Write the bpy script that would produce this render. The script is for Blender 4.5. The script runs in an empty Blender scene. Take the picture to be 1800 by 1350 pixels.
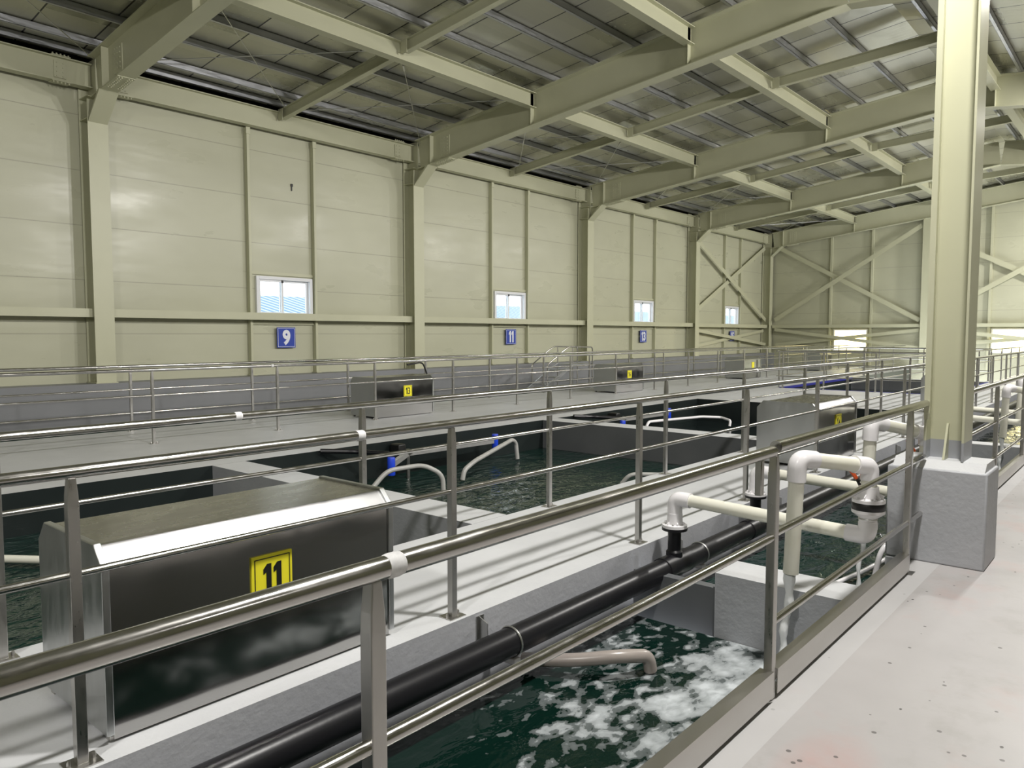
import bpy, math, random
from mathutils import Vector, Matrix
random.seed(7)
S = bpy.context.scene
COL = S.collection
PI = math.pi

# ---------------------------------------------------------------- helpers
class MB:
    def __init__(self): self.v=[]; self.f=[]; self.m=[]
    def add(self, vs, fs, mi=0):
        b=len(self.v); self.v+= [tuple(p) for p in vs]
        for f in fs: self.f.append(tuple(b+i for i in f)); self.m.append(mi)
        return self
    def box(self,x0,x1,y0,y1,z0,z1,mi=0,mats=None):
        vs=[(x0,y0,z0),(x1,y0,z0),(x1,y1,z0),(x0,y1,z0),(x0,y0,z1),(x1,y0,z1),(x1,y1,z1),(x0,y1,z1)]
        fs=[(0,3,2,1),(4,5,6,7),(0,1,5,4),(1,2,6,5),(2,3,7,6),(3,0,4,7)]   # bottom top -y +x +y -x
        if mats is None: return self.add(vs,fs,mi)
        for f,m in zip(fs,mats): self.add([vs[i] for i in f],[(0,1,2,3)],m)
        return self
    def obox(self,p0,p1,w,h,up=(0,0,1),mi=0):
        p0=Vector(p0);p1=Vector(p1);d=(p1-p0).normalized();up=Vector(up)
        s=d.cross(up).normalized();u=s.cross(d)
        vs=[]
        for p in (p0,p1):
            for a,b in ((-1,-1),(1,-1),(1,1),(-1,1)): vs.append(p+s*(a*w/2)+u*(b*h/2))
        return self.add(vs,[(3,2,1,0),(4,5,6,7),(0,1,5,4),(1,2,6,5),(2,3,7,6),(3,0,4,7)],mi)
    def ibeam(self,p0,p1,h,w,tw=.012,tf=.018,up=(0,0,1)):
        """H section; p0,p1 run along the middle of the BOTTOM flange underside."""
        p0=Vector(p0);p1=Vector(p1);d=(p1-p0).normalized();s=d.cross(Vector(up)).normalized();u=s.cross(d)
        self.obox(p0+u*tf/2,p1+u*tf/2,w,tf,up); self.obox(p0+u*(h-tf/2),p1+u*(h-tf/2),w,tf,up)
        self.obox(p0+u*h/2,p1+u*h/2,tw,h-2*tf,up); return self
    def tube(self,pts,r,n=12,caps=True,mi=0):
        pts=[Vector(p) for p in pts]
        rs=r if isinstance(r,(list,tuple)) else [r]*len(pts)
        t0=(pts[1]-pts[0]).normalized()
        a=Vector((0,0,1)) if abs(t0.z)<.9 else Vector((1,0,0))
        x=t0.cross(a).normalized(); vs=[]
        prev=t0
        for i,p in enumerate(pts):
            if i==0:t=t0
            elif i==len(pts)-1:t=(pts[i]-pts[i-1]).normalized()
            else:t=((pts[i]-pts[i-1]).normalized()+(pts[i+1]-pts[i]).normalized()).normalized()
            q=prev.rotation_difference(t); x=q@x; x=(x-t*x.dot(t)).normalized(); y=t.cross(x); prev=t
            for k in range(n):
                c=2*PI*k/n; vs.append(p+(x*math.cos(c)+y*math.sin(c))*rs[i])
        fs=[]
        for i in range(len(pts)-1):
            for k in range(n): fs.append((i*n+k,i*n+(k+1)%n,(i+1)*n+(k+1)%n,(i+1)*n+k))
        if caps:
            fs.append(tuple(reversed(range(n)))); fs.append(tuple(range((len(pts)-1)*n,len(pts)*n)))
        return self.add(vs,fs,mi)
    def prism(self,poly,axis,a,b,mi=0):
        """extrude a 2-D polygon along an axis: x -> poly is (y,z); y -> (x,z); z -> (x,y)"""
        def P(p,t): return {'x':(t,p[0],p[1]),'y':(p[0],t,p[1]),'z':(p[0],p[1],t)}[axis]
        n=len(poly); vs=[P(p,a) for p in poly]+[P(p,b) for p in poly]
        fs=[tuple(range(n)),tuple(reversed(range(n,2*n)))]+[(i,i+n,(i+1)%n+n,(i+1)%n) for i in range(n)]
        return self.add(vs,fs,mi)
    def lathe(self,c,prof,n=20,axis='z',mi=0):
        c=Vector(c); vs=[]
        for r,h in prof:
            for k in range(n):
                a=2*PI*k/n; q={'z':(r*math.cos(a),r*math.sin(a),h),'x':(h,r*math.cos(a),r*math.sin(a)),'y':(r*math.cos(a),h,r*math.sin(a))}[axis]
                vs.append(c+Vector(q))
        fs=[]
        for i in range(len(prof)-1):
            for k in range(n): fs.append((i*n+k,i*n+(k+1)%n,(i+1)*n+(k+1)%n,(i+1)*n+k))
        fs.append(tuple(reversed(range(n)))); fs.append(tuple(range((len(prof)-1)*n,len(prof)*n)))
        return self.add(vs,fs,mi)
    def build(self,name,mat,parent=None,smooth=True,bevel=0,angle=35):
        me=bpy.data.meshes.new(name); me.from_pydata(self.v,[],self.f)
        mats=mat if isinstance(mat,(list,tuple)) else [mat]
        for m in mats: me.materials.append(m)
        me.polygons.foreach_set('material_index',self.m)
        import bmesh
        bm=bmesh.new(); bm.from_mesh(me); bmesh.ops.recalc_face_normals(bm,faces=bm.faces[:]); bm.to_mesh(me); bm.free()
        if smooth: me.shade_smooth(); me.set_sharp_from_angle(angle=math.radians(angle))
        me.update()
        o=bpy.data.objects.new(name,me); COL.objects.link(o)
        if parent is not None: adopt(o,parent)
        if bevel:
            b=o.modifiers.new('bevel','BEVEL'); b.width=bevel; b.segments=2; b.limit_method='ANGLE'; b.angle_limit=math.radians(50)
        return o
def adopt(o,parent):
    w=Vector((0,0,0)); p=parent
    while p is not None: w+=p.location; p=p.parent
    o.parent=parent
    if w.length>0 and o.type=='MESH' and o.location.length==0:
        o.location=-w
def empty(name,loc=(0,0,0)):
    o=bpy.data.objects.new(name,None); COL.objects.link(o); o.location=loc; o.empty_display_size=.1; return o
def tag(o,label=None,cat=None,group=None,kind=None):
    if label:o['label']=label
    if cat:o['category']=cat
    if group:o['group']=group
    if kind:o['kind']=kind
    return o
def copy_tree(o,dloc=(0,0,0)):
    def rec(a,p):
        c=a.copy(); COL.objects.link(c)
        if p is not None: c.parent=p
        for ch in a.children: rec(ch,c)
        return c
    c=rec(o,None); c.location=Vector(o.location)+Vector(dloc); return c
def arc(c,r,u,v,a0,a1,n=8):
    c=Vector(c);u=Vector(u);v=Vector(v)
    return [c+u*(r*math.cos(a0+(a1-a0)*i/n))+v*(r*math.sin(a0+(a1-a0)*i/n)) for i in range(n+1)]
def bend(pts,r,n=6):
    """round the corners of a polyline"""
    pts=[Vector(p) for p in pts]; out=[pts[0]]
    for i in range(1,len(pts)-1):
        a,b,c=pts[i-1],pts[i],pts[i+1]; d0=(a-b).normalized(); d1=(c-b).normalized()
        k=min(r,(a-b).length*.49,(c-b).length*.49)
        p0=b+d0*k;p1=b+d1*k
        for j in range(n+1):
            t=j/n; out.append(p0*(1-t)**2+b*2*t*(1-t)+p1*t*t)
    out.append(pts[-1]); return out

# ---------------------------------------------------------------- materials
def mat(name,col,rough=.5,metal=0,spec=.5,**kw):
    m=bpy.data.materials.new(name); m.use_nodes=True
    b=m.node_tree.nodes['Principled BSDF']
    b.inputs['Base Color'].default_value=(*col,1); b.inputs['Roughness'].default_value=rough
    b.inputs['Metallic'].default_value=metal; b.inputs['Specular IOR Level'].default_value=spec
    for k,v in kw.items(): b.inputs[k].default_value=v
    return m
def nt(m): return m.node_tree.nodes,m.node_tree.links,m.node_tree.nodes['Principled BSDF']
def coord(m,scale=(1,1,1)):
    n,l,b=nt(m); g=n.new('ShaderNodeNewGeometry'); mp=n.new('ShaderNodeMapping'); mp.inputs['Scale'].default_value=scale
    l.new(g.outputs['Position'],mp.inputs['Vector']); return mp.outputs['Vector']
def noise(m,scale,vec=None,detail=4,rough=.55,dist=0):
    n,l,b=nt(m); t=n.new('ShaderNodeTexNoise'); t.inputs['Scale'].default_value=scale; t.inputs['Detail'].default_value=detail
    t.inputs['Roughness'].default_value=rough; t.inputs['Distortion'].default_value=dist
    l.new(vec if vec is not None else coord(m),t.inputs['Vector']); return t.outputs['Fac']
def ramp(m,fac,stops):
    n,l,b=nt(m); r=n.new('ShaderNodeValToRGB'); e=r.color_ramp.elements
    while len(e)<len(stops): e.new(.5)
    for i,(p,c) in enumerate(stops):
        e[i].position=p; e[i].color=(*c,1) if len(c)==3 else c
    l.new(fac,r.inputs['Fac']); return r.outputs['Color']
def bump(m,h,strength=.2,dist=.01,prev=None):
    n,l,b=nt(m); k=n.new('ShaderNodeBump'); k.inputs['Strength'].default_value=strength; k.inputs['Distance'].default_value=dist
    l.new(h,k.inputs['Height'])
    if prev is not None: l.new(prev,k.inputs['Normal'])
    l.new(k.outputs['Normal'],b.inputs['Normal']); return k.outputs['Normal']
def math_(m,op,a,b_=None,c=None):
    n,l,b=nt(m); k=n.new('ShaderNodeMath'); k.operation=op
    for i,x in enumerate((a,b_,c)):
        if x is None: continue
        if isinstance(x,(int,float)): k.inputs[i].default_value=x
        else: l.new(x,k.inputs[i])
    return k.outputs[0]
def mixc(m,fac,a,b_):
    n,l,b=nt(m); k=n.new('ShaderNodeMix'); k.data_type='RGBA'
    for s,x in ((0,fac),(6,a),(7,b_)):
        if isinstance(x,(int,float)): k.inputs[s].default_value=x
        elif isinstance(x,tuple): k.inputs[s].default_value=(*x,1)
        else: l.new(x,k.inputs[s])
    return k.outputs[2]
def sep(m,vec):
    n,l,b=nt(m); k=n.new('ShaderNodeSeparateXYZ'); l.new(vec,k.inputs[0]); return k.outputs
def setc(m,c): m.node_tree.links.new(c,nt(m)[2].inputs['Base Color'])
def setr(m,c): m.node_tree.links.new(c,nt(m)[2].inputs['Roughness'])
def mottle(m,c0,c1,scale=1.2,bs=0,bscale=60,bd=.004):
    setc(m,ramp(m,noise(m,scale),[(.3,c0),(.7,c1)]))
    if bs: bump(m,noise(m,bscale,detail=3),bs,bd)
    return m

M={}
M['steel']=mottle(mat('cream_paint',(.5,.48,.35),.38),(.505,.505,.355),(.55,.55,.395),.8)
# wall panel : horizontal joints + slight sheen
w=mat('wall_panel',(.55,.53,.4),.3); M['wall']=w
x,y,z=sep(w,coord(w))
j=math_(w,'FRACT',math_(w,'MULTIPLY',math_(w,'SUBTRACT',z,1.614),1/1.034))
line=math_(w,'LESS_THAN',math_(w,'ABSOLUTE',math_(w,'SUBTRACT',j,.5)),.492)       # 0 on the joint
soft=noise(w,.55,coord(w,(1,1,1.6)),3)
setc(w,mixc(w,line,(.38,.37,.28),ramp(w,soft,[(.3,(.475,.475,.35)),(.7,(.52,.52,.385))])))
setr(w,ramp(w,noise(w,.9,coord(w,(.7,.7,2.2)),4),[(.3,(.24,)*3),(.7,(.40,)*3)]))
bump(w,noise(w,1.1,coord(w,(.6,.6,2.5)),2),.12,.05,bump(w,line,.5,.004))
# painted concrete
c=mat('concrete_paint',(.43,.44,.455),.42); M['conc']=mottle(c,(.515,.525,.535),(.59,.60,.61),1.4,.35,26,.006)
M['conc_side']=mottle(mat('concrete_paint_shaded_grey',(.3,.31,.33),.45),(.375,.385,.41),(.445,.455,.48),1.1,.45,22,.007)  # grey with the shade of upright faces put into the colour; also the pedestal
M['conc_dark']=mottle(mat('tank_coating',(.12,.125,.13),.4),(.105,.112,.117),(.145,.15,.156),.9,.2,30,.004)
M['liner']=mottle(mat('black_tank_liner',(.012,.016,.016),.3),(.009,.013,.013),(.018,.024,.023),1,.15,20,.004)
M['plinth']=mottle(mat('plinth_grey',(.27,.275,.29),.5),(.20,.207,.215),(.245,.25,.26),.8,.25,25,.004)
# walkway floor with stains and specks
f=mat('floor_paint',(.6,.58,.57),.38); M['floor']=f
x,y,z=sep(f,coord(f))
base=ramp(f,noise(f,.9,None,5),[(.25,(.34,.33,.325)),(.5,(.42,.405,.40)),(.75,(.47,.455,.45))])
pink=ramp(f,noise(f,1.7,None,5,.6),[(.56,(0,0,0)),(.72,(1,1,1))])
base=mixc(f,math_(f,'MULTIPLY',pink,.5),base,(.47,.34,.32))
dirty=ramp(f,noise(f,2.6,None,6,.65),[(.55,(0,0,0)),(.75,(1,1,1))])
base=mixc(f,math_(f,'MULTIPLY',dirty,.5),base,(.30,.285,.265))
# red rust spot near the rail foot
dx=math_(f,'SUBTRACT',x,2.80); dy=math_(f,'SUBTRACT',y,.88)
d2=math_(f,'ADD',math_(f,'MULTIPLY',math_(f,'MULTIPLY',dx,dx),9),math_(f,'MULTIPLY',math_(f,'MULTIPLY',dy,dy),28))
spot=math_(f,'MULTIPLY',math_(f,'MAXIMUM',math_(f,'SUBTRACT',1.,d2),0.),math_(f,'ADD',noise(f,14),.1))
base=mixc(f,math_(f,'MULTIPLY',spot,.5),base,(.52,.25,.22))
n_,l_,b_=nt(f)
vo=n_.new('ShaderNodeTexVoronoi'); vo.inputs['Scale'].default_value=7.5; vo.inputs['Randomness'].default_value=1
l_.new(coord(f,(1,1.0,1)),vo.inputs['Vector'])
sp=math_(f,'LESS_THAN',vo.outputs['Distance'],.075)
clump=math_(f,'GREATER_THAN',noise(f,1.3,None,2),.43)
base=mixc(f,math_(f,'MULTIPLY',math_(f,'MULTIPLY',sp,clump),.75),base,(.07,.065,.06))
vo2=n_.new('ShaderNodeTexVoronoi'); vo2.inputs['Scale'].default_value=4.2
l_.new(coord(f,(1,1.6,1)),vo2.inputs['Vector'])
base=mixc(f,math_(f,'MULTIPLY',math_(f,'LESS_THAN',vo2.outputs['Distance'],.045),.9),base,(.05,.045,.04))
band=math_(f,'GREATER_THAN',y,1.115)
base=mixc(f,math_(f,'MULTIPLY',band,.55),base,(.54,.54,.54))
setc(f,base); bump(f,noise(f,35,None,4),.12,.004)
setr(f,ramp(f,noise(f,1.3),[(.3,(.3,)*3),(.7,(.5,)*3)]))
# metals
def steelm(name,col,r0,r1,sc=(1,1,1),ns=6,bs=.0,bsc=3,bd=.01):
    m=mat(name,col,.2,1); setr(m,ramp(m,noise(m,ns,coord(m,sc)),[(.3,(r0,)*3),(.7,(r1,)*3)]))
    if bs: bump(m,noise(m,bsc,None,2),bs,bd)
    return m
M['rail']=steelm('polished_stainless',(.53,.52,.50),.13,.27,(2,9,9))
M['post']=steelm('brushed_stainless',(.50,.49,.47),.26,.40,(9,9,2))
M['sheet']=steelm('stainless_sheet',(.40,.395,.385),.07,.15,(1,1,1),2,.16,1.5,.05)
M['sheet_end']=steelm('dull_stainless_sheet',(.52,.53,.53),.28,.42,(5,5,1),3,.1,2,.03)
M['sheet_top']=steelm('grimy_stainless_lid',(.36,.35,.315),.22,.34,(1,3,1),4,.05,2,.02)
M['bevel']=steelm('bevel_stainless',(.40,.40,.40),.3,.42,(1,3,3),3)
M['kick']=steelm('toe_board_stainless',(.54,.525,.50),.28,.36,(1,3,3),3)
M['galv']=steelm('galvanised_steel',(.52,.53,.56),.28,.5,(1,6,6))
M['arm']=mottle(mat('dull_arm_steel',(.34,.34,.33),.4,.25),(.30,.30,.29),(.38,.38,.37),5)
M['zinc']=mat('zinc_bolt',(.6,.6,.58),.35,1)
M['weld']=mottle(mat('weld_tape',(.7,.7,.7),.6),(.6,.6,.6),(.78,.78,.78),40)
# roof foil panels with seams
r=mat('roof_foil',(.4,.4,.33),.4,.5); M['roof']=r
pc=coord(r); x,y,z=sep(r,pc)
fx=math_(r,'FRACT',math_(r,'ADD',math_(r,'MULTIPLY',x,1/1.0),100.3)); 
seam=math_(r,'LESS_THAN',fx,.028)
n_,l_,b_=nt(r)
fl=n_.new('ShaderNodeVectorMath'); fl.operation='FLOOR'; mp=coord(r,(1.0,.952,0)); off=n_.new('ShaderNodeVectorMath'); off.operation='ADD'; off.inputs[1].default_value=(100.3,100.43,0)
l_.new(mp,off.inputs[0]); l_.new(off.outputs[0],fl.inputs[0])
wn=n_.new('ShaderNodeTexWhiteNoise'); l_.new(fl.outputs[0],wn.inputs['Vector'])
pan=ramp(r,wn.outputs['Value'],[(0,(.42,.42,.33)),(1,(.60,.59,.48))])
setc(r,mixc(r,seam,pan,(.05,.05,.045)))
setr(r,ramp(r,math_(r,'ADD',math_(r,'MULTIPLY',wn.outputs['Value'],.5),math_(r,'MULTIPLY',noise(r,1.5,coord(r,(1,3,1)),4),.5)),[(.2,(.2,)*3),(.8,(.46,)*3)]))
bump(r,noise(r,2.2,coord(r,(6,1,1)),3),.18,.02)
# plastics
M['black_pipe']=mat('black_polyethylene',(.009,.009,.011),.32,0,.35); bump(M['black_pipe'],noise(M['black_pipe'],40,None,3),.12,.003)
M['pvc']=mat('white_pvc_fitting',(.80,.785,.80),.25)
M['pipe']=mottle(mat('ivory_pvc_pipe',(.74,.73,.63),.35),(.72,.71,.60),(.78,.77,.68),5)
M['hose']=mottle(mat('grey_hose',(.4,.4,.37),.4),(.36,.36,.34),(.46,.455,.43),6)
M['brownhose']=mottle(mat('taupe_pipe',(.33,.29,.265),.3),(.30,.265,.245),(.36,.32,.29),6)
M['black']=mat('black_plastic',(.012,.012,.012),.4)
M['orange']=mat('orange_grip',(.85,.13,.03),.35)
M['blue']=mat('blue_grip',(.015,.06,.62),.35)
M['bluelin']=mat('blue_liner',(.012,.016,.24),.45)
M['signblue']=mat('sign_blue',(.014,.05,.38),.4)
M['signwhite']=mat('sign_white',(.80,.82,.88),.4)
M['yellow']=mat('plate_yellow',(.86,.78,.03),.4)
M['ink']=mat('plate_black',(.008,.008,.008),.45)
M['upvc']=mat('window_frame_white',(.78,.79,.82),.3)
M['grey_paint']=mottle(mat('grey_base_paint',(.33,.34,.36),.45),(.31,.32,.34),(.36,.37,.39),3)
M['dark']=mat('dark_gap_shade',(.008,.008,.007),.9)  # near black standing in for shade in the eave gap
M['bluesheet']=mat('blue_corrugated',(.05,.30,.55),.4); 
bs_=M['bluesheet']; x,y,z=sep(bs_,coord(bs_)); setc(bs_,mixc(bs_,math_(bs_,'GREATER_THAN',math_(bs_,'FRACT',math_(bs_,'MULTIPLY',math_(bs_,'ADD',x,math_(bs_,'MULTIPLY',z,2.2)),3.0)),.5),(.012,.085,.185),(.20,.27,.31)))
M['whitewall']=mat('white_render',(.8,.8,.8),.6)
g=bpy.data.materials.new('window_glass'); g.use_nodes=True; n=g.node_tree.nodes; n.clear()
o_=n.new('ShaderNodeOutputMaterial'); mx=n.new('ShaderNodeMixShader'); tr=n.new('ShaderNodeBsdfTransparent'); gl=n.new('ShaderNodeBsdfGlossy'); fr=n.new('ShaderNodeLayerWeight'); fr.inputs['Blend'].default_value=.12
gl.inputs['Roughness'].default_value=.02; tr.inputs['Color'].default_value=(.92,.95,.95,1)
g.node_tree.links.new(fr.outputs['Facing'],mx.inputs[0]); g.node_tree.links.new(tr.outputs[0],mx.inputs[1]); g.node_tree.links.new(gl.outputs[0],mx.inputs[2]); g.node_tree.links.new(mx.outputs[0],o_.inputs[0]); M['glass']=g
e=bpy.data.materials.new('warm_daylight_panel'); e.use_nodes=True; n=e.node_tree.nodes; b=n['Principled BSDF']; b.inputs['Base Color'].default_value=(.9,.85,.6,1)
b.inputs['Emission Color'].default_value=(1,.86,.42,1); b.inputs['Emission Strength'].default_value=5; M['lit']=e
# water
def water(name,deep,foam=None,rip=.5,sc=3.2):
    m=mat(name,deep,.04,0,.5); m.node_tree.nodes['Principled BSDF'].inputs['IOR'].default_value=1.33
    h=noise(m,sc,coord(m,(1,1.7,1)),3,.5,.6)
    nb=bump(m,h,rip,.06); nb=bump(m,noise(m,sc*3.1,coord(m,(1,1.5,1)),2,.5,.4),rip*.5,.02,nb)
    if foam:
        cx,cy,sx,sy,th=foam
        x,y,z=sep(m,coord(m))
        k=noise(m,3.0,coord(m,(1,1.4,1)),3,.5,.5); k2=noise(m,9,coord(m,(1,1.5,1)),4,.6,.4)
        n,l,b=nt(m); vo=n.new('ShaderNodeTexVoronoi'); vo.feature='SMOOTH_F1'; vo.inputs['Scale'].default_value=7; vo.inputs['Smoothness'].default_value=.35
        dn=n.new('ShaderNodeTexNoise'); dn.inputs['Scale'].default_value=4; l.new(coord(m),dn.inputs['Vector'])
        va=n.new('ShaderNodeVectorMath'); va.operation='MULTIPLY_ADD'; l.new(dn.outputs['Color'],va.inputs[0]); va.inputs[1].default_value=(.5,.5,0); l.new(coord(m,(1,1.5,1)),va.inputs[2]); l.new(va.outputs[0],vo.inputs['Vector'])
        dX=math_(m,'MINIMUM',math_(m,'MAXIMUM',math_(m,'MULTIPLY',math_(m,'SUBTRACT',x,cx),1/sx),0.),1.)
        dY=math_(m,'MINIMUM',math_(m,'MAXIMUM',math_(m,'MULTIPLY',math_(m,'SUBTRACT',cy,y),1/sy),.35),1.)  # foam thins towards the walkway: the shade on the water put into its density
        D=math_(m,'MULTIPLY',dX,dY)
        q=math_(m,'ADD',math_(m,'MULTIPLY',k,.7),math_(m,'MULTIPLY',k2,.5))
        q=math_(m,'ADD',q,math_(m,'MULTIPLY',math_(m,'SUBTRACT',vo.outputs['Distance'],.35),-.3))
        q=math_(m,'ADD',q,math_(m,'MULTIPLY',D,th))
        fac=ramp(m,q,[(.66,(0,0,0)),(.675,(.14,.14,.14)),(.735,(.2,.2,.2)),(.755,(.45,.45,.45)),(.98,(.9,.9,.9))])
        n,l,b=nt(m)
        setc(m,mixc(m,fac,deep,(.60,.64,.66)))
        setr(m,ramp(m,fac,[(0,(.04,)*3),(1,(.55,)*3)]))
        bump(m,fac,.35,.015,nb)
    return m
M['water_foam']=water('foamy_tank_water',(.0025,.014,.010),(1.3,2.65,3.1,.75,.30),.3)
M['water']=water('green_tank_water',(.006,.024,.019),None,.9)
M['water_still']=water('still_tank_water',(.012,.018,.018),None,.22,2.2)
sm=mat('falling_water',(.93,.95,.96),.25,0,.5); b=sm.node_tree.nodes['Principled BSDF']; b.inputs['Transmission Weight'].default_value=.12; b.inputs['IOR'].default_value=1.33
bump(sm,noise(sm,22,coord(sm,(1,1,.25)),3),.6,.02); M['stream']=sm

# ---------------------------------------------------------------- camera
F=1329.; H=1.6
pit=math.atan(87/F); yaw=math.atan(1145/math.hypot(F,87))
fw=Vector((math.cos(yaw)*math.cos(pit),math.sin(yaw)*math.cos(pit),-math.sin(pit)))
rt=Vector((math.sin(yaw),-math.cos(yaw),0)); up=rt.cross(fw)
cam=bpy.data.cameras.new('camera'); co=bpy.data.objects.new('camera',cam); COL.objects.link(co)
co.matrix_world=Matrix(((rt.x,up.x,-fw.x,0),(rt.y,up.y,-fw.y,0),(rt.z,up.z,-fw.z,H),(0,0,0,1)))
cam.sensor_width=36; cam.lens=F/1800*36; cam.clip_start=.02; cam.clip_end=200; S.camera=co

# ---------------------------------------------------------------- dimensions
FR=[5.9+8.06*k for k in range(-2,5)]          # frame planes (-10.22 ... 38.14)
YC=15.3; YW=15.75; YR=4.35; XB=38.45; X0=-10.5; YL=-6.9
SL=.116
def zb(y): return 5.966+SL*(15.28-(y if y>=YR else 2*YR-y))      # rafter underside
RD=.77
def st(o,label,cat=None,group=None): return tag(o,label,cat,group,'structure')

# ---------------------------------------------------------------- room shell
b=MB().box(X0,XB,YL,1.29,-1.6,0)
st(b.build('floor',M['floor']),'light grey painted concrete walkway floor with dirt specks and pink stains, beside the front railing','floor')
# left wall with window holes
WX=[(9.33,10.83),(17.43,18.93),(25.53,27.03),(33.63,35.13)]; WZ0,WZ1=2.03,2.94
b=MB(); xs=[X0]
b.box(X0,XB,YW,YW+.15,-1.6,WZ0); b.box(X0,XB,YW,YW+.15,WZ1,7.0)
prev=X0
for a,c in WX: b.box(prev,a,YW,YW+.15,WZ0,WZ1); prev=c
b.box(prev,XB,YW,YW+.15,WZ0,WZ1)
st(b.build('wall_left',M['wall'],smooth=False),'long cream sandwich-panel side wall with four small windows','wall')
b=MB().prism([(YL,-1.6),(YW,-1.6),(YW,6.9),(YR,8.25),(YL,6.95)],'x',XB,XB+.15)
st(b.build('wall_back',M['wall'],smooth=False),'cream panel gable wall at the far end of the hall','wall')
b=MB().prism([(YL,-1.6),(YW,-1.6),(YW,6.9),(YR,8.25),(YL,6.95)],'x',X0-.15,X0)
st(b.build('wall_front',M['wall'],smooth=False),'cream panel gable wall behind the viewer','wall')
st(MB().box(X0,XB,YL-.15,YL,-1.6,7.0).build('wall_right',M['wall'],smooth=False),'cream panel side wall opposite the windows','wall')
# roof
b=MB()
for ya,yb in ((YW+.15,YR),(YR,YL-.15)):
    za=zb(ya)+RD+.14; zc=zb(yb)+RD+.14
    b.add([(X0,ya,za),(XB,ya,za),(XB,yb,zc),(X0,yb,zc),(X0,ya,za+.08),(XB,ya,za+.08),(XB,yb,zc+.08),(X0,yb,zc+.08)],[(0,1,2,3),(7,6,5,4),(0,4,5,1),(2,6,7,3),(1,5,6,2),(0,3,7,4)])
st(b.build('ceiling',M['roof'],smooth=False),'pitched roof of olive grey insulation foil panels','ceiling')
st(MB().box(X0,XB,YW-.04,YW-.003,6.62,6.98).build('shade_strip_1',M['dark'],smooth=False),'black strip for the shade in the gap between eave beam and roof panels','shade_strip')  # shade of the eave gap put in as a black strip
# plinth along the wall
st(MB().box(X0,XB,15.2,YW-.003,-1.6,.67,mats=[0]*6).build('baseboard_left',M['plinth'],bevel=.012),'grey painted concrete plinth at the foot of the side wall','baseboard')

# tank decks and cross walls
dm=[M['conc'],M['conc_side'],M['liner']]
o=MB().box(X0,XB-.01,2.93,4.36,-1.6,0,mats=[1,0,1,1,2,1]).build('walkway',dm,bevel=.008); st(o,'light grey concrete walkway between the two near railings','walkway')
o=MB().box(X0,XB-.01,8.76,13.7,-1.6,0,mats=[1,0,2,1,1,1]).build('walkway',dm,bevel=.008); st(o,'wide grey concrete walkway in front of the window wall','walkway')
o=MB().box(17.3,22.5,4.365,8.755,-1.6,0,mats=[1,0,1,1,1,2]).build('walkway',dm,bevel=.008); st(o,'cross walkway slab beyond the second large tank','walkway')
for i,(a,c,lab) in enumerate([(4.68,5.03,'low white-topped concrete cross wall in the near channel, under the ivory pipes'),(12.75,13.1,'concrete cross wall in the near channel behind the painted column')]):
    o=MB().box(a,c,1.295,2.22,-1.6,0,mats=[0,0,1,1,1,1]).build('tank_wall',dm,bevel=.012); st(o,lab,'wall')
    o=MB().box(a+.12,a+.2,2.225,2.925,-1.6,-.15).box(a+.06,a+.09,2.23,2.26,-1.6,-.12).build('sluice_board',M['conc_dark'],smooth=False); st(o,'dark sluice board beside the '+('low white-topped cross wall' if a<5 else 'cross wall behind the painted column'),'board')
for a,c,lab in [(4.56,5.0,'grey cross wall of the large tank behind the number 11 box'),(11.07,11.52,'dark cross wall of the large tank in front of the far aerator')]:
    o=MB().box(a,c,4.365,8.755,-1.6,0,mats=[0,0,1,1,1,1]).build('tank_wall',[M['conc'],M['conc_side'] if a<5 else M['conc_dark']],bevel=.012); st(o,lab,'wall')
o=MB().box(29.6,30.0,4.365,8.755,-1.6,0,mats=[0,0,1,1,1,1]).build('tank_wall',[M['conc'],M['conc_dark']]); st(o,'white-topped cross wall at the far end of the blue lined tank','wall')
st(MB().box(22.505,22.56,4.5,8.7,-.04,.012).box(22.56,29.55,8.70,8.75,-.06,.012).box(22.56,29.55,4.37,4.42,-.06,.012).build('tank_lining',M['bluelin'],smooth=False),'dark blue liner edge around the far tank','liner')
# water
def wat(x0,x1,y0,y1,z,m,lab):
    o=MB().box(x0,x1,y0,y1,z-.15,z).build('tank_water',M[m],smooth=False); tag(o,lab,'water',None,'stuff'); return o
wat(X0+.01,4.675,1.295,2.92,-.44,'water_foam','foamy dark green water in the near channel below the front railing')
wat(5.035,12.74,1.295,2.92,-.40,'water','dark green water in the channel behind the ivory pipes')
wat(13.11,XB-.1,1.295,2.92,-.40,'water_still','dark water in the channel beyond the painted column')
wat(X0+.01,4.55,4.37,8.75,-.45,'water','dark green water in the large tank behind the number 11 box')
wat(5.01,11.06,4.37,8.75,-.52,'water','rippled green water in the large tank with the blue-gripped aerator')
wat(11.53,17.29,4.37,8.75,-.52,'water_still','black water in the second large tank')
wat(22.57,29.54,4.43,8.69,-.4,'water_still','dark water in the far blue lined tank')
wat(X0+.01,XB-.1,13.71,15.19,-.40,'water_still','dark water in the narrow channel along the plinth')

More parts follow.
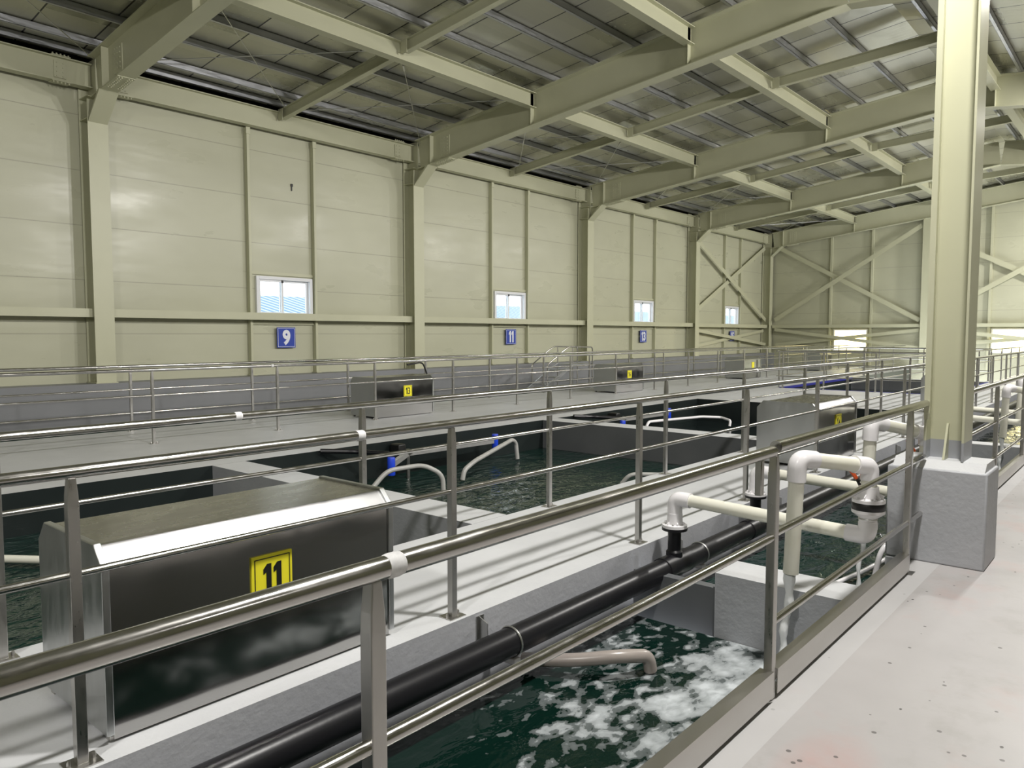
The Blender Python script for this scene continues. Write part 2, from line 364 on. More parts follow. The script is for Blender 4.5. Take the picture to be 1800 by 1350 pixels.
# ---------------------------------------------------------------- steel frames
ord_=['first','second','third','fourth','fifth','sixth','seventh']
COLLAB={2:'cream steel H column left of window sign 9',3:'cream steel H column between window signs 9 and 11',4:'cream steel H column between window signs 11 and 13',5:'cream steel H column between window signs 13 and 15',6:'cream steel H column in the far corner'}
RAFLAB={2:'deep cream rafter over the leftmost column, at the top left',3:'deep cream rafter crossing the middle of the roof, ending between signs 9 and 11',4:'deep cream rafter ending between signs 11 and 13',5:'deep cream rafter ending between signs 13 and 15',6:'cream end rafter against the gable wall'}
for i,X in enumerate(FR):
    if i<1: continue
    if i>=2:
        c=empty('steel_column',(X,15.5,.67)); st(c,COLLAB[i],'column','steel columns along the window wall')
        b=MB(); top=zb(YC)+RD
        b.box(X-.18,X+.18,YC,YC+.016,.685,zb(YC)); b.box(X-.18,X+.18,YC+.40,YC+.416,.685,top); b.box(X-.006,X+.006,YC+.016,YC+.40,.685,top)
        for zz in (5.62,6.02): b.box(X-.17,X+.17,YC+.016,YC+.40,zz,zz+.012)
        b.build('shaft',M['steel'],c,smooth=False)
        b=MB().prism([(YC,5.55),(YC+.02,5.55),(14.83,6.03+.0),(14.74,6.03)],'x',X-.17,X+.17)
        b.prism([(YC,5.56),(14.75,6.03),(YC,6.03)],'x',X-.006,X+.006).build('haunch',M['steel'],c,smooth=False)
        b=MB().box(X-.2,X+.2,YC-.03,YC+.44,.668,.69)
        for sx in (-1,1):
            for k in range(2): b.lathe((X+sx*.1,YC+.1+.2*k,.69),[(.018,0),(.018,.05)],6)
        b.build('base_plate',M['steel'],c)
    rl='deep cream rafter behind the viewer' if i<2 else RAFLAB[i]
    r_=empty('roof_rafter',(X,YR,zb(YR))); st(r_,rl,'beam','main roof rafters')
    w_=.30
    MB().ibeam((X,YC-.1,zb(YC-.1)),(X,YR,zb(YR)),RD,w_).ibeam((X,YR,zb(YR)),(X,YL+.3,zb(YL+.3)),RD,w_).build('beam',M['steel'],r_,smooth=False)
    b=MB()
    for yy in (14.72,11.33,7.34,3.35): 
        b.box(X-.13,X+.13,yy-.006,yy+.006,zb(yy)+.02,zb(yy)+RD-.02)
    b.build('stiffener',M['steel'],r_,smooth=False)
    b=MB(); y0=14.55
    b.add([(X-.15,y0,zb(y0)-.014),(X+.15,y0,zb(y0)-.014),(X+.15,y0-.55,zb(y0-.55)-.014),(X-.15,y0-.55,zb(y0-.55)-.014),(X-.15,y0,zb(y0)-.002),(X+.15,y0,zb(y0)-.002),(X+.15,y0-.55,zb(y0-.55)-.002),(X-.15,y0-.55,zb(y0-.55)-.002)],[(3,2,1,0),(4,5,6,7),(0,1,5,4),(1,2,6,5),(2,3,7,6),(3,0,4,7)])
    for sx in (-.11,-.06,.06,.11):
        for k in range(8):
            yy=y0-.04-.067*k; b.lathe((X+sx,yy,zb(yy)-.036),[(.013,0),(.013,.024)],6)
    # web splice plate with bolts
    b.box(X-.024,X-.008,y0-.45,y0-.1,zb(y0)+.12,zb(y0)+RD-.1)
    for k in range(3):
        for q in range(6): b.lathe((X-.04,y0-.17-.1*k,zb(y0)+.19+.085*q),[(.013,0),(.013,.018)],6,'x')
    b.build('splice_plate',M['steel'],r_,smooth=False)
# eave beams, bay by bay
bay=['left of the first column','over sign 9','over sign 11','over sign 13','over sign 15']
for k in range(5):
    a=FR[k+1]; c=FR[k+2]
    e_=empty('eave_beam',((a+c)/2,15.5,6.2)); st(e_,'cream eave beam along the wall top '+bay[k],'beam','eave beams')
    MB().ibeam((a+.02,15.52,6.21),(c-.02,15.52,6.21),.44,.2).build('beam',M['steel'],e_,smooth=False)
    b=MB()
    for xx in (a+.55,c-.55):
        b.box(xx-.16,xx+.16,15.4,15.62,6.195,6.209); b.box(xx-.16,xx+.16,15.4,15.62,6.652,6.664)
        b.box(xx-.1,xx+.1,15.49,15.505,6.28,6.58)
        for q in range(5):
            b.lathe((xx-.13+.065*q,15.43,6.165),[(.014,0),(.014,.03)],6); b.lathe((xx-.13+.065*q,15.43,6.664),[(.014,0),(.014,.03)],6)
        for q in range(4):
            for s_ in (-.05,.05): b.lathe((xx+s_,15.475,6.31+.08*q),[(.014,0),(.014,.02)],6,'y')
    b.build('splice_plate',M['steel'],e_,smooth=False)
# longitudinal tie beams
def ties(y,nm,grp):
    for k in range(5):
        a=FR[k+1];c=FR[k+2]; z0=zb(y)+.41
        o=MB().ibeam((a+.02,y,z0),(c-.02,y,z0),.345,.2).box(a+.012,a+.02,y-.09,y+.09,z0,z0+.34).build('tie_beam',M['steel'],smooth=False)
        st(o,f'cream tie beam in the {nm}, {ord_[k]} bay from the viewer','beam',grp)
ties(11.33,'row nearest the window wall','outer tie beams'); ties(7.34,'middle row of the near roof slope','middle tie beams'); ties(3.35,'row just past the ridge','ridge tie beams')
# mid-bay secondary rafters
for k in range(5):
    X=(FR[k+1]+FR[k+2])/2
    for q,(ya,yb,nm) in enumerate(((15.42,11.45,'from eave to outer tie'),(11.21,7.46,'between the two tie rows'),(7.22,3.45,'near the ridge'))):
        z0=.53
        o=MB().ibeam((X,ya,zb(ya)+z0),(X,yb,zb(yb)+z0),.225,.13).box(X-.09,X-.078,ya-.12,ya+.05,zb(ya)+.5,zb(ya)+.75).build('secondary_rafter',M['steel'],smooth=False)
        st(o,f'slim cream mid-bay rafter {nm}, {ord_[k]} bay from the viewer','beam','mid-bay rafters')
# purlins
ys=[15.35]+[14.85-1.05*k for k in range(10)]+[3.9-1.05*k for k in range(6)]
NTH=ord_+['eighth','ninth','tenth','eleventh']
for k,y in enumerate(ys):
    z0=zb(y)+RD+.005; b=MB()
    b.box(X0+.05,XB-.05,y-.035,y-.030,z0,z0+.125); b.box(X0+.05,XB-.05,y-.035,y+.03,z0,z0+.006); b.box(X0+.05,XB-.05,y-.035,y+.03,z0+.119,z0+.125); b.box(X0+.05,XB-.05,y+.026,y+.03,z0,z0+.022)
    st(b.build('roof_purlin',M['galv'],smooth=False),('galvanised roof purlin under the foil panels, '+(NTH[k]+' up from the window wall eave' if k<11 else NTH[k-11]+' beyond the ridge')),'purlin','roof purlins')
# X rods in the eave strip
k=0
for i in range(1,6):
    a=FR[i]; c=FR[i+1]; m=(a+c)/2
    for x0,x1 in ((a,m),(m,c)):
        for ya,yb in ((15.1,11.5),(11.5,15.1)):
            p0=Vector((x0+.12,ya,zb(ya)+.66)); p1=Vector((x1-.12,yb,zb(yb)+.66)); d=(p1-p0)
            o=MB().tube([p0,p1],.009,6).tube([p0+d*.1,p0+d*.15],.02,8).build('bracing_rod',M['zinc'])
            half='near half' if x0==a else 'far half'; rr='rising' if ya>yb else 'falling'
            st(o,f'thin steel bracing rod under the eave roof strip, {ord_[i-1]} bay {half}, {rr} away from the wall','rod','roof bracing rods'); k+=1

# ---------------------------------------------------------------- wall steel
GL={1:'left of the first column',2:'under window above sign 9',3:'under window above sign 11',4:'under window above sign 13',5:'under window above sign 15'}
for i in range(1,6):
    a=FR[i]+.02; c=FR[i+1]-.02
    if i==1: a=FR[1]
    b=MB().box(a,c,15.42,15.435,1.93,2.09).box(a,c,15.435,15.74,1.945,1.957).box(a,c,15.435,15.74,2.015,2.027)
    st(b.build('wall_girt',M['steel'],smooth=False),'horizontal cream girt on the wall '+GL[i],'girt','wall girts')
for i,(a,c) in enumerate(WX):
    s_=['9','11','13','15'][i]
    for side,xx in (('left',a-.17),('right',c+.06)):
        b=MB().box(xx-.03,xx+.03,15.62,15.63,.68,6.2).box(xx-.03,xx-.024,15.63,YW-.002,.68,6.2).box(xx+.024,xx+.03,15.63,YW-.002,.68,6.2).box(xx-.05,xx+.05,15.60,15.619,6.05,6.2).box(xx-.07,xx+.07,15.55,15.72,.675,.70)
        st(b.build('wall_stud',M['steel'],smooth=False),f'thin vertical cream stud on the {side} of the window over sign {s_}','stud','window studs')
    b=MB().box(a-.13,c+.025,15.71,YW-.002,WZ1+.03,WZ1+.10).box(a-.13,c+.025,15.69,YW-.002,1.83,1.9)
    st(b.build('window_header',M['steel'],smooth=False),f'cream header rails framing the window over sign {s_}','rail','window headers')
    # window
    wn_=empty(f'window_{i+1}',((a+c)/2,YW,WZ0)); st(wn_,f'small white sliding window above blue sign {s_}','window','small sliding windows')
    b=MB(); y0,y1=YW-.07,YW+.12; t=.075
    b.box(a,a+t,y0,y1,WZ0,WZ1).box(c-t,c,y0,y1,WZ0,WZ1).box(a+t,c-t,y0,y1,WZ1-t,WZ1).box(a+t,c-t,y0,y1,WZ0,WZ0+t*.5)
    b.build('window_frame',M['upvc'],wn_,bevel=.006)
    mid=(a+c)/2-.06
    for nm,xa,xb,yy in (('sash',a+t,mid+.03,YW-.03),('sash',mid-.03,c-t,YW+.03)):
        s2=.05; q=MB().box(xa,xa+s2,yy,yy+.045,WZ0+.04,WZ1-t).box(xb-s2,xb,yy,yy+.045,WZ0+.04,WZ1-t).box(xa+s2,xb-s2,yy,yy+.045,WZ1-t-s2,WZ1-t).box(xa+s2,xb-s2,yy,yy+.045,WZ0+.04,WZ0+.04+s2).build('sash',M['upvc'],wn_,bevel=.004)
        MB().box(xa+s2,xb-s2,yy+.018,yy+.026,WZ0+.04+s2,WZ1-t-s2).build('pane',M['glass'],q,smooth=False)
    MB().box(mid-.02,mid+.02,YW-.05,YW-.03,WZ1-t-.06,WZ1-t).build('latch',M['black'],wn_)

# numerals
def numeral(txt,mat_,size,parent,origin,normal='-y',sx=1.,bold=.012,depth=.004):
    """heavy condensed numerals; every character is laid out side by side"""
    H_=size*.72; adv=[]; meshes=[]
    for ch in txt:
        if ch=='1':
            k=size*sx; pts=[(.10,0),(.27,0),(.27,.72),(.13,.72),(0,.60),(0,.47),(.10,.52)]
            b=MB(); b.prism([(p[0]*k-.14*k,p[1]*size-.36*size) for p in pts],'z',-depth,depth); me=bpy.data.meshes.new('n'); me.from_pydata(b.v,[],b.f); adv.append(.30*k)
        else:
            cu=bpy.data.curves.new('t','FONT'); cu.body=ch; cu.size=size; cu.align_x='CENTER'; cu.offset=bold*size; cu.extrude=depth; cu.resolution_u=6
            tmp=bpy.data.objects.new('t',cu); COL.objects.link(tmp); dg=bpy.context.evaluated_depsgraph_get()
            me=bpy.data.meshes.new_from_object(tmp.evaluated_get(dg)); bpy.data.objects.remove(tmp); bpy.data.curves.remove(cu)
            ys_=[v.co.y for v in me.vertices]; xs_=[v.co.x for v in me.vertices]
            h0,h1=min(ys_),max(ys_); c0=(min(xs_)+max(xs_))/2
            me.transform(Matrix.Diagonal((sx,H_/(h1-h0),1,1))@Matrix.Translation((-c0,-(h0+h1)/2,0))); adv.append((max(xs_)-min(xs_))*sx+.03*size)
        meshes.append(me)
    tot=sum(adv)+.04*size*(len(txt)-1); x=-tot/2; V=[];Fc=[]
    for me,a in zip(meshes,adv):
        me.transform(Matrix.Translation((x+a/2,0,0))); x+=a+.04*size; n0=len(V)
        V+=[tuple(v.co) for v in me.vertices]; Fc+=[tuple(n0+i for i in p.vertices) for p in me.polygons]; bpy.data.meshes.remove(me)
    me=bpy.data.meshes.new('numeral'); me.from_pydata(V,[],Fc)
    me.transform(Matrix.Translation(origin)@Matrix.Rotation(PI/2,4,'X')); me.materials.append(mat_)
    o=bpy.data.objects.new('numeral',me); COL.objects.link(o); adopt(o,parent); return o
# blue number signs on the wall
for i,(xa,s_) in enumerate(((9.82,'9'),(17.93,'11'),(25.98,'13'),(34.16,'15'))):
    yy=15.66; sg=empty('number_sign',(xa+.245,yy,1.29)); tag(sg,f'blue square sign with white {s_} on the cream wall','sign','blue wall number signs')
    MB().box(xa,xa+.49,yy,yy+.012,1.29,1.765).build('plate',M['signblue'],sg)
    b=MB(); q=.02; w2=.008
    for p in ((xa+q,xa+.49-q,1.29+q,1.29+q+w2),(xa+q,xa+.49-q,1.765-q-w2,1.765-q),(xa+q,xa+q+w2,1.29+q+w2,1.765-q-w2),(xa+.49-q-w2,xa+.49-q,1.29+q+w2,1.765-q-w2)): b.box(p[0],p[1],yy-.004,yy,p[2],p[3])
    b.build('border',M['signwhite'],sg,smooth=False)
    numeral(s_,M['signwhite'],.50,sg,(xa+.245,yy-.004,1.53),sx=.72 if len(s_)>1 else .80,bold=.045)
    sb=MB().box(xa+.06,xa+.43,yy+.0125,YW-.0005,1.5,1.56).build('bracket',M['steel'],sg)

# braces
def brace(p0,p1,lab,grp,w_=.12,ax='y'):
    o=MB(); p0=Vector(p0);p1=Vector(p1)
    n_=Vector((0,1,0)) if ax=='y' else Vector((1,0,0))
    o.obox(p0,p1,.012,w_,n_.cross((p1-p0).normalized())); o.obox(p0+n_*.045,p1+n_*.045,.09,.01,n_.cross((p1-p0).normalized()))
    st(o.build('cross_brace',M['steel'],smooth=False),lab,'brace',grp)
ya=15.5; A=FR[5]+.17; B=FR[6]-.17
brace((A,ya,5.75),(B,ya,2.33),'cream brace on the side wall falling to the far corner, above sign 15','wall cross braces',.2)
brace((A,ya+.1,2.5),(B,ya+.1,6.0),'cream brace on the side wall rising to the far corner, above sign 15','wall cross braces',.2)
brace((A,ya-.02,1.80),(B,ya-.02,1.10),'low cream brace passing in front of sign 15, falling to the corner','wall cross braces',.14)
brace((A,ya+.1,1.05),(B,ya+.1,1.80),'low cream brace beside sign 15, rising to the corner','wall cross braces',.14)
XE=38.25
for y1,y0,nm in ((15.1,8.45,'gable bay next to the corner'),(8.0,.9,'gable bay behind the painted column')):
    brace((XE-.1,y1,2.33),(XE-.1,y0,6.5),f'long brace rising away from the corner in the {nm}','gable cross braces',.2,'x')
    brace((XE+.02,y1,6.05),(XE+.02,y0,2.25),f'long brace falling away from the corner in the {nm}','gable cross braces',.2,'x')
    brace((XE-.1,y1,1.86),(XE-.1,y0,.98),f'low brace falling away from the corner in the {nm}','gable cross braces',.15,'x')
    brace((XE+.02,y1,1.06),(XE+.02,y0,1.8),f'low brace rising away from the corner in the {nm}','gable cross braces',.15,'x')
    o=MB().box(XE-.05,XE+.1,y0-.1,y1+.15,1.93,2.08); st(o.build('wall_girt',M['steel'],smooth=False),f'horizontal cream girt across the {nm}','girt','wall girts')
for y,nm in ((8.22,'cream gable column standing left of the painted column'),(.75,'cream gable column hidden right of the painted column')):
    top=zb(y)
    o=MB().box(XE-.17,XE-.155,y-.16,y+.16,0,top).box(XE+.13,XE+.145,y-.16,y+.16,0,top).box(XE-.155,XE+.13,y-.006,y+.006,0,top); st(o.build('steel_column',M['steel'],smooth=False),nm,'column','gable columns')
for y in (12.42,10.55,5.75,3.9):
    o=MB().box(XE+.08,XE+.19,y-.05,y+.05,.0,zb(y)+.02); st(o.build('wall_stud',M['steel'],smooth=False),f'vertical cream gable stud at the {"left" if y in (12.42,5.75) else "right"} edge of the lit panel {"left" if y>9 else "right"} of the painted column','stud','gable studs')
# lit openings in the gable wall
for k,(ya,yb,nm) in enumerate(((12.2,10.75,'glowing warm lit panel low on the gable wall, left of the painted column'),(5.6,4.1,'glowing warm lit panel low on the gable wall, right of the painted column'))):
    w5=empty(f'window_{5+k}',(XB-.02,(ya+yb)/2,.85)); st(w5,nm,'window','lit gable panels')
    MB().box(XB-.05,XB-.003,yb-.06,ya+.06,.80,.86).box(XB-.05,XB-.003,yb-.06,ya+.06,1.80,1.86).box(XB-.05,XB-.003,yb-.06,yb,.86,1.80).box(XB-.05,XB-.003,ya,ya+.06,.86,1.80).build('window_frame',M['upvc'],w5,smooth=False)
    MB().box(XB-.03,XB-.01,yb,ya,.86,1.80).build('pane',M['lit'],w5,smooth=False)

# ---------------------------------------------------------------- foreground column + pedestal
o=MB().box(5.87,6.33,.85,1.47,0,.665).box(5.87,6.33,1.292,1.47,-.398,-.001).build('column_pedestal',M['conc_side'],bevel=.012)
MB().prism([(5.89,.665),(6.31,.665),(6.25,.72),(5.96,.72)],'y',.87,1.44).build('grout_cap',M['conc'],o)
tag(o,'grey painted concrete pedestal under the cream column at the walkway edge','pedestal',None,'structure')
c=empty('steel_column',(6.1,1.13,.72)); st(c,'large cream painted H column on the grey pedestal, in the foreground','column')
XA,XZ=5.95,6.25; topz=zb(1.13)
def colh(z0,z1): return MB().box(XA,XZ,1.245,1.26,z0,z1).box(XA,XZ,1.01,1.025,z0,z1).box(6.09,6.105,1.025,1.245,z0,z1)
colh(.85,topz).build('shaft',M['steel'],c,smooth=False)
colh(.72,.85).build('painted_foot',M['grey_paint'],c,smooth=False)
MB().prism([(5.96,.722),(6.088,.722),(6.088,.97),(6.07,.97)],'y',1.128,1.142).build('gusset',M['steel'],c,smooth=False)
MB().prism([(XA-.012,1.05),(XA,1.0),(XA,topz),(XA-.012,topz)],'y',1.225,1.262).build('cover_strip',M['steel'],c,smooth=False)

# ---------------------------------------------------------------- railings
def post_mb(x,y,top,w_=.04):
    b=MB(); h=w_/2; q=.013
    secs=[(.004,h,h),(top-.13,h,h),(top-.085,h*.93,h*.93),(top-.02,q,h*.8)]
    vs=[];fs=[]
    for z,a,c in secs: vs+=[(x-a,y-c,z),(x+a,y-c,z),(x+a,y+c,z),(x-a,y+c,z)]
    for i in range(len(secs)-1):
        for k in range(4): fs.append((i*4+k,i*4+(k+1)%4,i*4+4+(k+1)%4,i*4+4+k))
    fs+=[(3,2,1,0),tuple(range(len(vs)-4,len(vs)))]
    return b.add(vs,fs)
def plate_mb(x,y):
    b=MB().box(x-.06,x+.06,y-.05,y+.05,0,.006)
    for a in (-.043,.043): b.lathe((x+a,y,.006),[(.009,0),(.009,.014),(.005,.022)],6)
    return b
def railing(lab,y,x0,x1,posts,zs=(1.1,.72,.35),grp=None,along='x',plates=True,rtop=.025,rmid=.0155,name='railing',sleeves=()):
    org=((x0+x1)/2,y,0) if along=='x' else (y,(x0+x1)/2,0)
    r_=empty(name,org); tag(r_,lab,'railing',grp)
    P=(lambda t,z:(t,y,z)) if along=='x' else (lambda t,z:(y,t,z))
    for k,z in enumerate(zs):
        n_=max(2,int(abs(x1-x0)/4)); MB().tube([P(x0+(x1-x0)*i/n_,z) for i in range(n_+1)],rtop if k==0 else rmid,16 if k==0 else 12).build('top_rail' if k==0 else ('middle_rail' if k==1 else 'lower_rail'),M['rail'],r_,angle=60)
    for t in posts:
        p=P(t,0); o=post_mb(p[0],p[1],zs[0]).build('post',M['post'],r_,smooth=False,bevel=.003)
        if plates:
            q=plate_mb(p[0],p[1]).build('base_plate',M['post']); q.parent=o; q.location=(0,0,0)
    for s_ in sleeves:
        p=Vector(P(s_,zs[0])); d=Vector(P(1,0))-Vector(P(0,0))
        MB().tube([p-d*.022,p-d*.012,p+d*.012,p+d*.022],[.0255,.0275,.0275,.0255],16).build('joint_sleeve',M['weld'],r_)
    return r_
# near walkway railing, three pieces
def toe(x0,x1,r_):
    MB().box(x0,x1,1.222,1.226,.022,.135).box(x0,x1,1.226,1.285,.131,.135).box(x0,x1,1.281,1.285,.022,.131).build('toe_board',M['kick'],r_,smooth=False)
r_=railing('polished two-bar steel railing nearest the viewer, with toe board, left of the pipe outlet',1.25,-4,3.17,[-3.35,-1.18,1.0,3.19],(1.1,.72),plates=False,sleeves=(1.055,),rmid=.0175)
toe(-4,3.17,r_)
MB().box(3.02,3.05,1.235,1.265,.93,1.08).build('latch',M['post'],r_,bevel=.004)
r_=railing('short three-bar steel railing between the near post and the cream column',1.25,3.215,5.94,[5.52],(1.115,.735,.34),plates=False,rmid=.0175)
MB().tube([(3.205,1.25,1.115),(3.25,1.25,1.115)],.0275,16).build('joint_sleeve',M['rail'],r_)
toe(3.215,5.50,r_)
MB().box(5.47,5.57,1.20,1.292,0,.004).build('base_plate',M['post'],r_)
MB().tube([(5.62,1.25,.735),(5.86,1.25,.735)],.0175,12).build('stub_rail',M['rail'],r_)
r_=railing('front steel railing continuing beyond the cream column along the walkway edge',1.25,6.40,37.6,[7.0,9.0]+[11+2.2*k for k in range(12)],(1.1,.72,.35),plates=False)
toe(6.40,37.6,r_)
railing('steel railing on the walkway edge in front of the number 11 box',3.0,-5.0,37.6,[-3.0,-1.0,1.02,2.97,4.98,6.95,8.9,10.85,12.8]+[14.8+2*k for k in range(12)],sleeves=(2.33,))
railing('steel railing on the tank edge behind the number 11 box',4.28,-5,22.4,[-3.1,-1.0,1.12,3.35,5.51,7.68,9.8,12.1,14.25,16.45,18.7,20.9],sleeves=(2.4,10.2))
railing('steel railing along the far walkway in front of the number 13 box',11.17,-5,37.6,[.8-2.08*k for k in range(3)]+[2.87+2.06*k for k in range(17)],(1.085,.71,.345),sleeves=(6.9,))
railing('steel railing along the far walkway behind the number 13 box',12.9,-5,37.6,[.95,3.14,5.34]+[7.54+2.2*k for k in range(14)],(1.075,.69,.30))
railing('cross railing running towards the window wall beyond the black water tank',22.45,4.3,8.7,[4.45,6.0,7.4,8.6],along='y')
railing('far cross railing across the hall beyond the blue lined tank',30.3,4.4,8.7,[4.5,6.5,8.5],along='y')
railing('far railing along the tank edge beyond the cross walkway',4.28,22.6,37.6,[22.8+2.15*k for k in range(7)])
railing('far lengthwise railing on the tank edge below the lit panel',8.85,22.6,37.6,[22.8+2.15*k for k in range(7)])

# ---------------------------------------------------------------- stainless machine covers
def cover(x0,y0,lab,num,L=1.45,D=.69,plate_x=.63):
    t=empty('machine_cover',(x0+L/2,y0+D/2,0)); tag(t,lab,'machine cover','stainless machine covers on the walkways')
    x1=x0+L; y1=y0+D; z1=.70; z2=.785; c_=.085
    body=MB()
    i=.012; prof=[(y0+i,.035),(y0+i,z1-.005),(y0+c_+.004,z2-i),(y1-c_-.004,z2-i),(y1-i,z1-.005),(y1-i,.035)]
    # skirt front/back
    def skin(pts): 
        b=MB(); n=len(pts)
        vs=[(x0+.028,*p) for p in pts]+[(x1-.028,*p) for p in pts]
        b.add(vs,[(k,k+1,k+1+n,k+n) for k in range(n-1)]); return b
    fr_=MB().box(x0+.03,x1-.03,y0+.012,y0+.02,.012,z1); fr_.build('front_panel',M['sheet'],t,smooth=False)
    MB().box(x0+.03,x1-.03,y1-.02,y1-.012,.035,z1).build('rear_panel',M['sheet_end'],t,smooth=False)
    MB().prism([(y0+.012,z1),(y0+c_,z2-.01),(y0+c_+.006,z2-.02),(y0+.02,z1-.008)],'x',x0+.03,x1-.03).build('bevel_panel',M['bevel'],t,smooth=False)
    MB().prism([(y1-.012,z1),(y1-c_,z2-.01),(y1-c_-.006,z2-.02),(y1-.02,z1-.008)],'x',x0+.03,x1-.03).build('bevel_panel',M['bevel'],t,smooth=False)
    MB().box(x0+.03,x1-.03,y0+c_,y1-c_,z2-.018,z2-.01).build('lid',M['sheet_top'],t,smooth=False)
    hexa=[(y0,.035),(y0,z1),(y0+c_-.01,z2),(y1-c_+.01,z2),(y1,z1),(y1,.035)]
    hexf=[(y0,.0),(y0,z1),(y0+c_-.01,z2),(y1-c_+.01,z2),(y1,z1),(y1,.05),(y0+.05,.05),(y0+.02,.0)]
    MB().prism(hexa,'x',x0,x0+.03).build('end_panel',M['sheet_end'],t,smooth=False,bevel=.004)
    MB().prism(hexa,'x',x1-.03,x1).build('end_panel',M['sheet_end'],t,smooth=False,bevel=.004)
    for fx in (x0+.02,x1-.07):
        for fy in (y0+.03,y1-.06): MB().box(fx,fx+.05,fy,fy+.04,.0,.035).build('foot',M['post'],t,smooth=False)
    if num is not None:
        px=x0+plate_x; w_=.205; zt=.60; zb_=.385
        pl=MB().box(px,px+w_,y0+.002,y0+.011,zb_,zt).build('number_plate',M['yellow'],t,smooth=False)
        if num:
            b=MB(); q=.012; l_=.004
            for p in ((px+q,px+w_-q,zb_+q,zb_+q+l_),(px+q,px+w_-q,zt-q-l_,zt-q),(px+q,px+q+l_,zb_+q,zt-q),(px+w_-q-l_,px+w_-q,zb_+q,zt-q)): b.box(p[0],p[1],y0+.0005,y0+.002,p[2],p[3])
            b.build('plate_border',M['ink'],pl,smooth=False)
            numeral(num,M['ink'],.185,pl,(px+w_/2,y0+.001,(zb_+zt)/2),sx=.8,bold=.008,depth=.001)
    return t
cover(1.13,3.045,'large stainless machine cover with yellow plate 11, in the foreground','11')
cover(9.10,3.05,'stainless machine cover with yellow plate 14, on the near walkway behind the ivory pipes','14',1.5,.75,.66)
cover(17.25,3.05,'plain stainless machine cover seen just right of the cream column',None)
cover(9.12,11.25,'stainless machine cover with yellow plate 13 under column between signs 9 and 11','13',1.52,.75,.72)
cover(17.45,11.25,'stainless machine cover with yellow plate 16 below wall sign 13','16',1.45,.75,.58)
cover(26.0,11.35,'distant stainless machine cover with blank yellow plate near wall sign 15','',1.5,.75,.66)
cover(34.0,11.35,'farthest stainless machine cover with blank yellow plate below the gable','',1.5,.75,.66)

# ---------------------------------------------------------------- black header pipe
PY,PZ,PR=2.76,-.155,.082
bp=empty('header_pipe',(5,PY,PZ)); tag(bp,'thick black header pipe bracketed along the near channel wall','pipe')
MB().tube([(-6,PY,PZ),(0,PY,PZ),(5,PY,PZ),(12,PY,PZ),(20,PY,PZ),(37,PY,PZ)],PR,28).build('pipe',M['black_pipe'],bp)
TX=[5.11,6.62,13.16,14.67]
for t in TX:
    MB().tube([(t-.19,PY,PZ),(t-.185,PY,PZ),(t+.185,PY,PZ),(t+.19,PY,PZ)],[.082,.090,.090,.082],28).build('tee_sleeve',M['black_pipe'],bp)
    MB().lathe((t,PY,PZ),[(.062,.05),(.062,.105),(.05,.12),(.05,.27),(.096,.272),(.096,.292)],24).build('branch_stub',M['black_pipe'],bp)
for x in (.6,3.2,5.52,7.6,9.9,12.2,15.8):
    b=MB(); pts=arc((x,PY,PZ),PR+.004,(0,-1,0),(0,0,1),-PI/2,PI,20)
    b.tube(pts,.006,6); b.tube([(x,PY+PR+.004,PZ),(x,PY+PR+.004,PZ-.1)],.006,6)
    b.build('pipe_clamp',M['zinc'],bp)
    MB().box(x-.025,x+.03,PY-.05,PY+.17,PZ-PR-.04,PZ-PR-.005).build('saddle',M['pvc'],bp,bevel=.004)
    MB().prism([(2.929,-.02),(2.929,-.2),(2.86,-.12),(2.86,-.05)],'x',x-.09,x-.085).box(x-.11,x-.05,2.924,2.929,-.2,-.02).build('wall_bracket',M['zinc'],bp,smooth=False)
MB().box(-6,30,2.70,2.74,PZ-PR-.06,PZ-PR-.042).build('support_angle',M['galv'],bp,smooth=False)

